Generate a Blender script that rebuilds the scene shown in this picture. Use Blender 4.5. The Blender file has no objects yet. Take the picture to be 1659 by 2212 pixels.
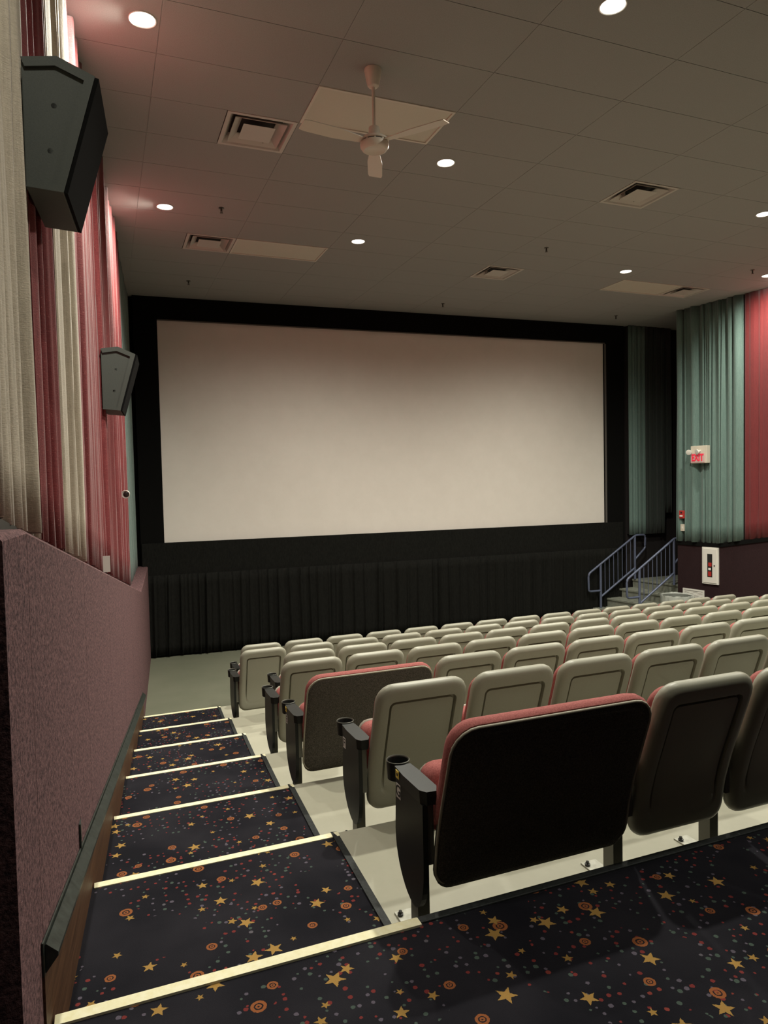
import bpy, math, random
import numpy as np
from mathutils import Matrix, Vector

S = bpy.context.scene
C = S.collection
random.seed(7)

# ------------------------------------------------------------------ camera
CZ = 2.83                      # camera height above the main floor
yaw, pit, rol, FPX = math.radians(21.649), math.radians(-2.380), math.radians(-1.236), 1527.55
fwd = Vector((math.sin(yaw)*math.cos(pit), math.cos(yaw)*math.cos(pit), math.sin(pit)))
r0 = Vector((math.cos(yaw), -math.sin(yaw), 0)); u0 = r0.cross(fwd)
rt = math.cos(rol)*r0 + math.sin(rol)*u0
up = -math.sin(rol)*r0 + math.cos(rol)*u0
cam = bpy.data.cameras.new('camera'); camo = bpy.data.objects.new('camera', cam); C.objects.link(camo)
M = Matrix((( rt.x, up.x, -fwd.x, 0), (rt.y, up.y, -fwd.y, 0), (rt.z, up.z, -fwd.z, CZ), (0, 0, 0, 1)))
camo.matrix_world = M
cam.sensor_fit = 'HORIZONTAL'; cam.sensor_width = 36; cam.lens = 36*FPX/1659
cam.clip_start = .02; cam.clip_end = 100
S.camera = camo

# ------------------------------------------------------------------ world, exposure
w = bpy.data.worlds.new('world'); S.world = w; w.use_nodes = True
w.node_tree.nodes['Background'].inputs[0].default_value = (.8, .9, 1, 1)
w.node_tree.nodes['Background'].inputs[1].default_value = 0.0
S.view_settings.view_transform = 'Standard'; S.view_settings.look = 'None'
S.view_settings.gamma = 1; S.view_settings.use_curve_mapping = False
S.view_settings.exposure = -1.6

LAMP_COL = (1.0, .965, .83)
LAMP_W = 170.0                 # each ceiling downlight
WASH_W = 120.0                 # each wall washer
# ceiling downlights (x, y, watts, label); the lamp itself is made with its fixture further down
DOWN = [(3.26, 3.90, LAMP_W, 'round recessed downlight at the top edge, far right of the fan'),
        (3.25, 6.34, LAMP_W, 'round recessed downlight just right of the ceiling fan'),
        (3.19, 8.74, LAMP_W, 'round recessed downlight beyond the fan, right of the far light panel'),
        (7.51, 8.74, LAMP_W, 'round recessed downlight above the small far right ceiling panel'),
        (7.51, 6.32, LAMP_W, 'round recessed downlight cut by the right edge below the square vent'),
        (7.51, 3.90, LAMP_W, 'recessed downlight beyond the right edge over the near seats'),
        (0.36, 5.09, WASH_W, 'glaring recessed wall light at upper left above the big speaker'),
        (0.76, 8.34, WASH_W, 'glaring recessed wall light above the smaller left speaker'),
        (9.86, 8.23, WASH_W, 'recessed wall light above the red curtain at the right edge'),
        (3.26, 1.48, LAMP_W*.35, 'recessed downlight behind the viewer over the carpeted landing'), (7.51, 1.48, LAMP_W*.35, 'recessed downlight behind the viewer towards the right wall'),
        (10.2, 5.00, WASH_W, 'recessed wall light over the near end of the crimson drape'), (-.02, 1.80, WASH_W*.35, 'recessed wall light above the tan drape beyond the left edge')]

# ------------------------------------------------------------------ geometry of the room (metres)
H = 5.96                                    # ceiling
Y0, D, RI = 2.222, 1.053, .185              # first step nosing, row depth, riser
YN = [Y0 + D*i for i in range(7)]           # nosings, nearest first
ZN = [RI*(7-i) for i in range(7)]           # height above nosing i (1.295 ... .185)
XW = lambda y: -.194 + .084*(y-2.222)       # face of the low left wall
XC = lambda y: -.07 + .083*(y-5.5)          # left curtain line
XR = lambda y: 10.238 + .157*(10.52-y)      # right wall
XE = lambda y: .972 + .0388*(y-2.222)       # right edge of the stepped aisle
YS = lambda x: 12.365 - .0425*(x-.544)      # screen wall line

# ------------------------------------------------------------------ node helpers
def mat(name, col=(.5, .5, .5), rough=.6, metal=0, spec=None):
    m = bpy.data.materials.new(name); m.use_nodes = True
    b = m.node_tree.nodes['Principled BSDF']
    b.inputs['Base Color'].default_value = (*col, 1); b.inputs['Roughness'].default_value = rough
    b.inputs['Metallic'].default_value = metal
    if spec is not None: b.inputs['Specular IOR Level'].default_value = spec
    return m
class N:
    """tiny shader-node writer"""
    def __init__(s, m): s.m = m; s.t = m.node_tree; s.b = s.t.nodes['Principled BSDF']
    def n(s, typ, **kw):
        x = s.t.nodes.new('ShaderNode'+typ)
        for k, v in kw.items(): setattr(x, k, v)
        return x
    def put(s, sock, v):
        if hasattr(v, 'is_output') or isinstance(v, bpy.types.NodeSocket): s.t.links.new(v, sock)
        else:
            try: sock.default_value = v
            except Exception: sock.default_value = (*v, 1)
    def m_(s, op, a, b=0.0, c=None):
        x = s.n('Math', operation=op); s.put(x.inputs[0], a); s.put(x.inputs[1], b)
        if c is not None: s.put(x.inputs[2], c)
        return x.outputs[0]
    def v_(s, op, a, b=None, out=0):
        x = s.n('VectorMath', operation=op); s.put(x.inputs[0], a)
        if b is not None: s.put(x.inputs[1], b)
        return x.outputs[out]
    def coord(s, scale=(1, 1, 1), rot=(0, 0, 0)):
        tc = s.n('TexCoord'); mp = s.n('Mapping'); mp.inputs['Scale'].default_value = scale; mp.inputs['Rotation'].default_value = rot
        s.t.links.new(tc.outputs['Object'], mp.inputs['Vector']); return mp.outputs[0]
    def noise(s, vec, scale=5, detail=3, rough=.5):
        x = s.n('TexNoise'); s.t.links.new(vec, x.inputs['Vector']); x.inputs['Scale'].default_value = scale
        x.inputs['Detail'].default_value = detail; x.inputs['Roughness'].default_value = rough; return x.outputs['Fac']
    def ramp(s, fac, stops):
        x = s.n('ValToRGB'); s.put(x.inputs[0], fac); e = x.color_ramp.elements
        while len(e) < len(stops): e.new(.5)
        for k, (p, c) in enumerate(stops): e[k].position = p; e[k].color = (*c, 1)
        return x.outputs[0]
    def mix(s, fac, a, b):
        x = s.n('Mix', data_type='RGBA'); s.put(x.inputs[0], fac); s.put(x.inputs[6], a if not isinstance(a, tuple) else (*a, 1)); s.put(x.inputs[7], b if not isinstance(b, tuple) else (*b, 1))
        return x.outputs[2]
    def bump(s, h, strength=.3, dist=.01):
        x = s.n('Bump'); s.put(x.inputs['Height'], h); x.inputs['Strength'].default_value = strength; x.inputs['Distance'].default_value = dist
        s.t.links.new(x.outputs[0], s.b.inputs['Normal'])
    def col(s, c): s.put(s.b.inputs['Base Color'], c)

def speckle(name, a, b, scale, rough=.9, bump=.2, dist=.004, stretch=(1, 1, 1), lo=.35, hi=.65, spec=.3):
    m = mat(name, a, rough, spec=spec); k = N(m); v = k.coord(stretch)
    f = k.noise(v, scale, 4, .7); k.col(k.ramp(f, [(lo, a), (hi, b)]))
    if bump: k.bump(f, bump, dist)
    return m
def fabric(name, dark, light, spark):
    """heavy drape cloth: horizontal slubs, fine weave, small bright flecks"""
    m = mat(name, dark, .75, spec=.35); k = N(m)
    v1 = k.coord((14, 14, 120)); f1 = k.noise(v1, 3, 3, .6)
    v2 = k.coord((40, 40, 3)); f2 = k.noise(v2, 3, 2, .5)
    v3 = k.coord((1, 1, 1)); f3 = k.noise(v3, 160, 2, .6)
    f = k.m_('ADD', k.m_('MULTIPLY', f1, .55), k.m_('MULTIPLY', f2, .45))
    c = k.ramp(f, [(.32, dark), (.68, light)])
    c = k.mix(k.ramp(f3, [(.64, (0, 0, 0)), (.74, (.8, .8, .8))]), c, spark)
    k.col(c); k.bump(k.m_('ADD', f1, k.m_('MULTIPLY', f3, .6)), .45, .004)
    m.node_tree.nodes['Principled BSDF'].inputs['Sheen Weight'].default_value = .25
    return m

MT = {}
def concrete(name, a, b_, c):
    m = mat(name, a, .55); k = N(m); v = k.coord()
    f = k.noise(v, 1.3, 4, .55); f2 = k.noise(v, 30, 3, .6)
    k.col(k.mix(k.m_('MULTIPLY', f2, .35), k.ramp(f, [(.3, a), (.7, b_)]), c)); k.bump(f2, .1, .003); return m
MT['concrete'] = concrete('grey green floor paint', (.135, .145, .10), (.175, .18, .13), (.2, .2, .15))
MT['terrace'] = concrete('pale terrace paint', (.345, .335, .255), (.40, .39, .305), (.46, .45, .36))
MT['nosing'] = speckle('cream step nosing', (.86, .80, .50), (.93, .89, .64), 40, .6, .1)
MT['rubber'] = speckle('black rubber edge', (.012, .014, .014), (.03, .034, .034), 60, .6, .1)
MT['purple'] = speckle('purple wall carpet', (.045, .022, .027), (.24, .128, .13), 75, .95, .7, .006, lo=.36, hi=.66)
MT['maroon'] = speckle('shaded maroon wall carpet', (.013, .005, .006), (.03, .012, .0135), 120, .95, .3, .004)  # dado carpet of the right wall, its dim light put into the colour
MT['wood'] = speckle('brown wood veneer', (.055, .025, .012), (.11, .052, .025), 3, .55, .05, .002, (8, 1.2, 22))
MT['rail'] = speckle('dark green black rail', (.016, .02, .0175), (.036, .043, .038), 25, .38, .05)
MT['tile'] = speckle('grey ceiling tile', (.29, .285, .27), (.335, .33, .315), 140, .95, .25, .002)
MT['grid'] = mat('ceiling grid', (.30, .295, .28), .6)
MT['ceil_slab'] = mat('ceiling slab', (.05, .045, .04), .9)
MT['vent'] = mat('vent enamel', (.50, .46, .41), .45)
MT['vent_dark'] = mat('duct interior', (.03, .028, .026), .8)
MT['diffuser'] = speckle('unlit light panel diffuser', (.56, .52, .43), (.6, .56, .47), 200, .5, .05)
MT['panel_frame'] = mat('panel frame enamel', (.62, .57, .49), .45)
MT['trim_ring'] = mat('downlight ring', (.75, .72, .66), .35)
MT['bulb'] = mat('lit lamp', (1, 1, 1)); b = MT['bulb'].node_tree.nodes['Principled BSDF']
b.inputs['Emission Color'].default_value = (1, .97, .86, 1); b.inputs['Emission Strength'].default_value = 18
MT['screen'] = speckle('matte cinema screen', (.80, .755, .69), (.83, .785, .72), 2.5, .75, .02, spec=.2)
MT['black'] = speckle('black masking cloth', (.0035, .0035, .0033), (.006, .006, .0055), 80, .95, .1, spec=.1)
MT['grey_edge'] = mat('grey screen edge', (.10, .09, .08), .7)
MT['skirt'] = speckle('black pleated cloth', (.0055, .0056, .0048), (.011, .0112, .0095), 60, .9, .2, .003, (1, 1, .3), spec=.15)
MT['dark_wall'] = mat('dark wall paint', (.012, .009, .009), .8)
MT['tan'] = fabric('tan drape', (.36, .31, .24), (.56, .49, .385), (.70, .63, .52))
MT['red'] = fabric('red drape', (.125, .010, .013), (.235, .032, .034), (.50, .16, .14))
MT['red_flat'] = fabric('crimson drape', (.105, .007, .009), (.165, .016, .017), (.22, .035, .033))
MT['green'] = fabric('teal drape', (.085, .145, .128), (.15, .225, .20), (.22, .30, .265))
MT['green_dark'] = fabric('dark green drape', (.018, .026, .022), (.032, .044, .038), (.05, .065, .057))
MT['cap'] = mat('dark grey cap board', (.022, .024, .021), .5)
MT['speaker'] = speckle('charcoal speaker cabinet', (.065, .073, .065), (.08, .088, .079), 180, .6, .15, .001)
MT['speaker_front'] = mat('speaker grille cloth', (.006, .006, .006), .95, spec=.1)
MT['screw'] = mat('black screw', (.01, .01, .01), .3)
MT['fan'] = mat('cream fan enamel', (.66, .58, .49), .35)
MT['fan_dark'] = mat('fan slots', (.05, .045, .04), .6)
MT['shell'] = speckle('grey seat plastic', (.305, .30, .235), (.33, .325, .255), 220, .42, .10, .001, spec=.6)
MT['seat_red'] = speckle('red seat fabric', (.25, .068, .063), (.40, .13, .118), 170, .9, .3, .002)
MT['love_back'] = speckle('charcoal woven back fabric', (.05, .045, .038), (.17, .152, .128), 190, .95, .35, .002, lo=.4, hi=.7)
MT['piping'] = mat('cream piping', (.40, .37, .29), .7)
MT['seat_pan'] = mat('cream seat pan', (.5, .48, .40), .5)
MT['arm'] = speckle('black arm plastic', (.008, .009, .0088), (.014, .0155, .015), 150, .40, .06, .001)
MT['leg'] = mat('olive grey leg steel', (.12, .12, .10), .4, .3)
MT['foot'] = speckle('worn pale foot plate', (.45, .45, .38), (.62, .62, .54), 25, .5, .1)
MT['sticker'] = mat('white sticker', (.8, .78, .74), .5)
MT['ink'] = mat('black print', (.012, .012, .012), .5)
MT['yellow'] = mat('yellow sticker', (.92, .68, .10), .5)
MT['rail_blue'] = mat('blue grey rail paint', (.115, .135, .205), .28, .1)
MT['white'] = mat('white enamel', (.74, .72, .66), .4)
MT['beige'] = mat('beige plastic', (.62, .56, .46), .5)
MT['step'] = speckle('grey stair concrete', (.19, .20, .165), (.24, .25, .205), 20, .7, .1)
MT['exit_red'] = mat('exit face', (.7, .02, .04), .4); b = MT['exit_red'].node_tree.nodes['Principled BSDF']
b.inputs['Emission Color'].default_value = (1, .03, .10, 1); b.inputs['Emission Strength'].default_value = .75
MT['exit_face'] = mat('exit panel', (.62, .42, .40), .4)
MT['alarm'] = mat('alarm red', (.42, .03, .025), .4)
MT['glass'] = mat('dark cabinet glass', (.03, .03, .028), .12)
MT['bin'] = mat('grey bin plastic', (.16, .17, .15), .5)
MT['bag'] = mat('clear bin liner', (.75, .78, .72), .25); b = MT['bag'].node_tree.nodes['Principled BSDF']
b.inputs['Alpha'].default_value = .42
MT['chrome'] = mat('brass sprinkler', (.10, .085, .07), .35, .6)

def carpet_material():
    m = mat('star print carpet', (.01, .01, .014), .95, spec=.15); k = N(m)
    base = k.coord(); nz = k.noise(base, 2.2, 3, .55); fine = k.noise(base, 420, 2, .6)
    c = k.ramp(nz, [(.35, (.0055, .0055, .0095)), (.65, (.0165, .0155, .021))])
    wob = k.n('TexNoise'); k.t.links.new(base, wob.inputs['Vector']); wob.inputs['Scale'].default_value = 190; wob.inputs['Detail'].default_value = 1
    jit = k.v_('SCALE', k.v_('SUBTRACT', wob.outputs['Color'], (.5, .5, .5))); jit.node.inputs['Scale'].default_value = .0045
    P = k.v_('ADD', base, jit)
    clus = k.noise(k.v_('ADD', base, (3.7, 1.2, 0)), 4.2, 1, .4)          # where the motifs gather
    def cells(scale, off, rnd=1.0):
        vo = k.n('TexVoronoi', voronoi_dimensions='2D', feature='F1'); vo.inputs['Scale'].default_value = scale; vo.inputs['Randomness'].default_value = rnd
        q = k.v_('ADD', P, off); k.t.links.new(q, vo.inputs['Vector'])
        d = k.v_('SUBTRACT', q, vo.outputs['Position'])
        se = k.n('SeparateXYZ'); k.t.links.new(d, se.inputs[0])
        cs = k.n('SeparateColor'); k.t.links.new(vo.outputs['Color'], cs.inputs[0])
        r = k.m_('SQRT', k.m_('ADD', k.m_('MULTIPLY', se.outputs[0], se.outputs[0]), k.m_('MULTIPLY', se.outputs[1], se.outputs[1])))
        return se.outputs[0], se.outputs[1], r, cs.outputs[0], cs.outputs[1], cs.outputs[2], vo
    def star(scale, off, rmin, rmax, keep):
        x, y, r, ra, rb, rc, _ = cells(scale, off)
        th = k.m_('ADD', k.m_('ADD', k.m_('ARCTAN2', y, x), math.pi*2), k.m_('MULTIPLY', ra, 6.283))
        seg = 2*math.pi/5
        a = k.m_('ABSOLUTE', k.m_('SUBTRACT', k.m_('MODULO', th, seg), seg/2))
        a = k.m_('SUBTRACT', seg/2, a)                                      # 0 at a tip
        kk = .42; s36, c36 = math.sin(math.pi/5), math.cos(math.pi/5)
        e = k.m_('MULTIPLY', r, k.m_('ADD', k.m_('MULTIPLY', k.m_('COSINE', a), 1.0), k.m_('MULTIPLY', k.m_('SINE', a), (1-kk*c36)/(kk*s36))))
        R = k.m_('ADD', k.m_('MULTIPLY', rb, rmax-rmin), rmin)
        return k.m_('MULTIPLY', k.m_('LESS_THAN', e, R), k.m_('LESS_THAN', rc, keep))
    def dots(scale, off, rmin, rmax, keep, gate):
        x, y, r, ra, rb, rc, vo = cells(scale, off)
        R = k.m_('ADD', k.m_('MULTIPLY', rb, rmax-rmin), rmin)
        f = k.m_('MULTIPLY', k.m_('LESS_THAN', r, R), k.m_('LESS_THAN', rc, keep))
        return k.m_('MULTIPLY', f, gate), ra
    gate = k.m_('GREATER_THAN', clus, .47)
    f, ra = dots(27, (0, 0, 0), .0035, .0085, .72, gate)
    dc = k.ramp(ra, [(0, (.19, .030, .028)), (.40, (.24, .045, .035)), (.42, (.11, .095, .125)), (.70, (.12, .11, .13)), (.72, (.065, .095, .078)), (1, (.075, .11, .09))])
    dc.node.color_ramp.interpolation = 'CONSTANT'
    c = k.mix(f, c, dc)
    # orange double rings
    x, y, r, ra, rb, rc, _ = cells(4.3, (.33, .71, 0))
    R = k.m_('ADD', k.m_('MULTIPLY', rb, .009), .017)
    q = k.m_('DIVIDE', r, R)
    ring = k.m_('MULTIPLY', k.m_('LESS_THAN', q, 1.0), k.m_('GREATER_THAN', q, .58))
    dot = k.m_('MULTIPLY', k.m_('LESS_THAN', q, .40), k.m_('GREATER_THAN', q, .14))
    rg = k.m_('MULTIPLY', k.m_('MINIMUM', k.m_('ADD', ring, dot), 1), k.m_('LESS_THAN', rc, .8))
    c = k.mix(rg, c, (.30, .10, .034))
    c = k.mix(star(4.0, (0, .2, 0), .024, .037, .8), c, (.40, .235, .065))
    c = k.mix(star(4.6, (.5, .05, 0), .014, .022, .7), c, (.36, .21, .055))
    c = k.mix(k.m_('MULTIPLY', fine, .25), c, (.012, .011, .012))
    k.col(c); k.bump(fine, .4, .003)
    return m
MT['carpet'] = carpet_material()

# ------------------------------------------------------------------ mesh helpers
class MB:
    def __init__(s): s.v = []; s.f = []; s.smooth = False
    def add(s, vs, fs):
        o = len(s.v); s.v += [tuple(p) for p in vs]; s.f += [tuple(i+o for i in q) for q in fs]; return s
    def box(s, x0, x1, y0, y1, z0, z1):
        return s.add([(x0,y0,z0),(x1,y0,z0),(x1,y1,z0),(x0,y1,z0),(x0,y0,z1),(x1,y0,z1),(x1,y1,z1),(x0,y1,z1)],
                     [(0,3,2,1),(4,5,6,7),(0,1,5,4),(1,2,6,5),(2,3,7,6),(3,0,4,7)])
    def hexa(s, b, t):
        """bottom ring and top ring of n points each, closed"""
        n = len(b); return s.add(list(b)+list(t), [tuple(range(n-1, -1, -1)), tuple(range(n, 2*n))]+[(i, (i+1) % n, n+(i+1) % n, n+i) for i in range(n)])
    def tube(s, pts, r, n=10, cap=True):
        pts = [Vector(p) for p in pts]; rings = []
        for i, p in enumerate(pts):
            t = (pts[min(i+1, len(pts)-1)]-pts[max(i-1, 0)]).normalized()
            a = t.cross(Vector((0, 0, 1)));  a = a if a.length > .05 else t.cross(Vector((0, 1, 0))); a.normalize(); b_ = t.cross(a)
            rr = r[i] if isinstance(r, (list, tuple)) else r
            rings.append([p + rr*(math.cos(2*math.pi*j/n)*a + math.sin(2*math.pi*j/n)*b_) for j in range(n)])
        vs = [q for g in rings for q in g]; fs = []
        for i in range(len(pts)-1):
            for j in range(n): fs.append((i*n+j, i*n+(j+1) % n, (i+1)*n+(j+1) % n, (i+1)*n+j))
        if cap: fs += [tuple(range(n-1, -1, -1)), tuple((len(pts)-1)*n+j for j in range(n))]
        return s.add(vs, fs)
    def lathe(s, prof, c=(0, 0, 0), n=24, cap=True):
        vs = []; fs = []
        for (r, z) in prof:
            for j in range(n): a = 2*math.pi*j/n; vs.append((c[0]+r*math.cos(a), c[1]+r*math.sin(a), c[2]+z))
        for i in range(len(prof)-1):
            for j in range(n): fs.append((i*n+j, i*n+(j+1) % n, (i+1)*n+(j+1) % n, (i+1)*n+j))
        if cap and prof[0][0] > 1e-4: fs.append(tuple(range(n-1, -1, -1)))
        if cap and prof[-1][0] > 1e-4: fs.append(tuple((len(prof)-1)*n+j for j in range(n)))
        return s.add(vs, fs)
    def loops(s, loops, cap0=True, cap1=True):
        """stitch equal-length loops that start at the bottom centre and run round; caps are ruled across"""
        n = len(loops[0]); vs = [p for l in loops for p in l]; fs = []
        for i in range(len(loops)-1):
            for j in range(n): fs.append((i*n+j, i*n+(j+1) % n, (i+1)*n+(j+1) % n, (i+1)*n+j))
        def cap(o, rev):
            q = []
            for j in range(n//2):
                a, b_, c_, d_ = j, j+1, (n-j-1) % n, (n-j) % n
                f_ = list(dict.fromkeys((a, b_, c_, d_)))
                if len(f_) >= 3: q.append(tuple(o+i for i in (f_[::-1] if rev else f_)))
            return q
        if cap0: fs += cap(0, True)
        if cap1: fs += cap((len(loops)-1)*n, False)
        return s.add(vs, fs)
    def mesh(s, name, m, smooth=None):
        me = bpy.data.meshes.new(name); me.from_pydata(s.v, [], s.f); me.validate()
        import bmesh
        bm = bmesh.new(); bm.from_mesh(me); bmesh.ops.remove_doubles(bm, verts=bm.verts, dist=1e-6); bmesh.ops.recalc_face_normals(bm, faces=bm.faces); bm.to_mesh(me); bm.free()
        me.materials.append(MT[m] if isinstance(m, str) else m)
        if smooth is not None:
            me.shade_smooth()
            if smooth < 179: me.set_sharp_from_angle(angle=math.radians(smooth))
        return me
    def build(s, name, m, parent=None, smooth=None, loc=None, rot=None):
        return link(name, s.mesh(name, m, smooth), parent, loc, rot)

def link(name, me, parent=None, loc=None, rot=None):
    o = bpy.data.objects.new(name, me); C.objects.link(o)
    if parent: o.parent = parent
    if loc: o.location = loc
    if rot: o.rotation_euler = rot
    return o
def bevel(o, w=.004, seg=2):
    b_ = o.modifiers.new('bevel', 'BEVEL'); b_.width = w; b_.segments = seg; b_.limit_method = 'ANGLE'; return o
def tag(o, label, cat, group=None):
    o['label'] = label; o['category'] = cat
    if group: o['group'] = group
    return o
def thing(name, label, cat, loc=(0, 0, 0), rotz=0, group=None):
    o = bpy.data.objects.new(name, None); o.empty_display_size = .1; C.objects.link(o)
    o.location = loc; o.rotation_euler = (0, 0, rotz); return tag(o, label, cat, group)
def struct(o, label=None):
    o['kind'] = 'structure'
    if label: o['label'] = label
    return o
def text_mesh(txt, size, m, depth=.0008, bold=0.0):
    cu = bpy.data.curves.new('lettering', 'FONT'); cu.body = txt; cu.size = size; cu.align_x = 'CENTER'; cu.align_y = 'CENTER'; cu.extrude = depth; cu.offset = bold
    o = bpy.data.objects.new('lettering', cu); C.objects.link(o)
    dg = bpy.context.evaluated_depsgraph_get(); me = bpy.data.meshes.new_from_object(o.evaluated_get(dg))
    bpy.data.objects.remove(o); me.materials.clear(); me.materials.append(MT[m]); return me
# lettering that faces -X: text right = -Y, text up = +Z
def face_minus_x(o, x, y, z, rotz=0): o.rotation_euler = (math.pi/2, 0, -math.pi/2+rotz); o.location = (x, y, z)

# ================================================================== THE SETTING
YB = -2.6                      # back wall, behind the camera
# ---- floor: one concrete slab, with row terraces, carpeted landing and treads as pieces
fl = MB(); fl.box(-1.2, 13.2, -2.8, 12.9, -.2, 0)
floor = struct(fl.build('floor', 'concrete'), 'grey green painted concrete floor in front of the screen')
for i in range(6):             # concrete terraces that carry the seat rows G ... B
    z = ZN[i+1]; t = MB()
    y0, y1 = YN[i], YN[i+1]
    t.hexa([(XE(y0)-.02, y0, 0), (12, y0, 0), (12, y1, 0), (XE(y1)-.02, y1, 0)], [(XE(y0)-.02, y0, z), (12, y0, z), (12, y1, z), (XE(y1)-.02, y1, z)])
    t.build('terrace', 'terrace', floor)
# carpeted landing the camera stands on
t = MB(); t.hexa([(-1.2, YB, 0), (12, YB, 0), (12, Y0-.03, 0), (-1.2, Y0-.03, 0)], [(-1.2, YB, ZN[0]), (12, YB, ZN[0]), (12, Y0-.03, ZN[0]), (-1.2, Y0-.03, ZN[0])])
t.build('carpet_landing', 'carpet', floor)
t = MB()                       # black edge strip of the landing along the seats
t.box(XE(Y0), 12, Y0-.032, Y0+.004, ZN[0]-.17, ZN[0]+.006); bevel(t.build('edge_strip', 'rubber', floor), .004)
for i in range(6):
    y0, y1, z = YN[i], YN[i+1], ZN[i+1]
    a0, a1, b0, b1 = XW(y0)-.02, XW(y1)-.02, XE(y0)-.004, XE(y1)-.004
    t = MB(); t.hexa([(a0, y0-.01, 0), (b0, y0-.01, 0), (b1, y1-.03, 0), (a1, y1-.03, 0)], [(a0, y0-.01, z+.004), (b0, y0-.01, z+.004), (b1, y1-.03, z+.004), (a1, y1-.03, z+.004)])
    t.build('carpet_tread', 'carpet', floor)
    t = MB(); t.hexa([(b0-.028, y0, z+.002), (b0+.006, y0, z+.002), (b1+.006, y1, z+.002), (b1-.028, y1, z+.002)], [(b0-.028, y0, z+.012), (b0+.006, y0, z+.006), (b1+.006, y1, z+.006), (b1-.028, y1, z+.012)])
    t.build('edge_strip', 'rubber', floor)
for i in range(7):             # cream nosing strips
    y, z = YN[i], ZN[i]
    t = MB(); prof = [(-.045, .0), (-.045, .008), (-.008, .010), (.004, .004), (.006, -.032), (-.004, -.032), (-.004, 0)]
    xa, xb = XW(y)+.012, XE(y)+(.002 if i else .0)
    t.hexa([(xa, y+p, z+q) for p, q in prof], [(xb, y+p, z+q) for p, q in prof]); t.build('nosing', 'nosing', floor)

# ---- left side: low carpeted wall with wainscot and rail, curtain wall behind
SL = .1657
def ztop(y): return 2.725 if y < 2.163 else (2.725-SL*(y-2.163) if y < 9.38 else 1.529)
wl = MB()                      # the upper wall behind the curtains, and everything left of the low wall
wl.hexa([(XC(YB)-.3, YB, 0), (XC(YB)-.075, YB, 0), (XC(12.6)-.075, 12.6, 0), (XC(12.6)-.3, 12.6, 0)], [(XC(YB)-.3, YB, H+.1), (XC(YB)-.075, YB, H+.1), (XC(12.6)-.075, 12.6, H+.1), (XC(12.6)-.3, 12.6, H+.1)])
wall_left = struct(wl.build('wall_left', 'dark_wall'), 'dark side wall behind the left curtains and purple carpeted dado')
def zfl(y):                    # walking surface under the left wall
    for i in range(7):
        if y < YN[i]: return ZN[i]
    return 0
seams = [1.872, 2.163, 3.43, 4.65, 5.87, 7.09, 8.31, 9.38, 10.7, 12.36]
for a, b in zip(seams[:-1], seams[1:]):   # carpet-covered panels, thin joints between
    g = .0015; a2, b2 = a+(g if a > 1.9 else 0), b-g
    bk = .135                              # from the face back to the wall behind
    ring = lambda y, zb: [(XW(y)-bk-.06, y, zb), (XW(y), y, zb), (XW(y), y, ztop(y)-.014), (XW(y)-.014, y, ztop(y)), (XW(y)-bk-.06, y, ztop(y))]
    t = MB(); t.hexa(ring(a2, 0), ring(b2, 0)); t.build('carpet_panel', 'purple', wall_left)
for i in range(7):             # brown wainscot below the rail, one board per step
    ya = 2.12 if i == 0 else YN[i-1]; yb = YN[i] if i < 6 else 8.76
    zr = lambda y: 1.572 - .1757*(y-2.134) - .03
    zb = ZN[i]-.0 if i else ZN[0]
    t = MB(); t.hexa([(XW(ya)+.0, ya+.001, zb-.19), (XW(ya)+.007, ya+.001, zb-.19), (XW(yb)+.007, yb-.001, zb-.19), (XW(yb)+.0, yb-.001, zb-.19)],
                     [(XW(ya)+.0, ya+.001, zr(ya)), (XW(ya)+.007, ya+.001, zr(ya)), (XW(yb)+.007, yb-.001, zr(yb)), (XW(yb)+.0, yb-.001, zr(yb))])
    t.build('wainscot_board', 'wood', wall_left)
# sloping black ledge between the low wall and the curtains
zc = lambda y: max(2.677-.1635*(y-3.19), 1.525)
t = MB(); ys = [1.0, 2.163, 10.235, 12.36]
for a, b in zip(ys[:-1], ys[1:]):
    t.hexa([(XC(a)-.08, a, zc(a)-.2), (XC(a)+.0, a, zc(a)-.2), (XC(b)+.0, b, zc(b)-.2), (XC(b)-.08, b, zc(b)-.2)],
           [(XC(a)-.08, a, zc(a)-.035), (XC(a)+.0, a, zc(a)-.035), (XC(b)+.0, b, zc(b)-.035), (XC(b)-.08, b, zc(b)-.035)])
t.build('ledge_board', 'cap', wall_left)

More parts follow.
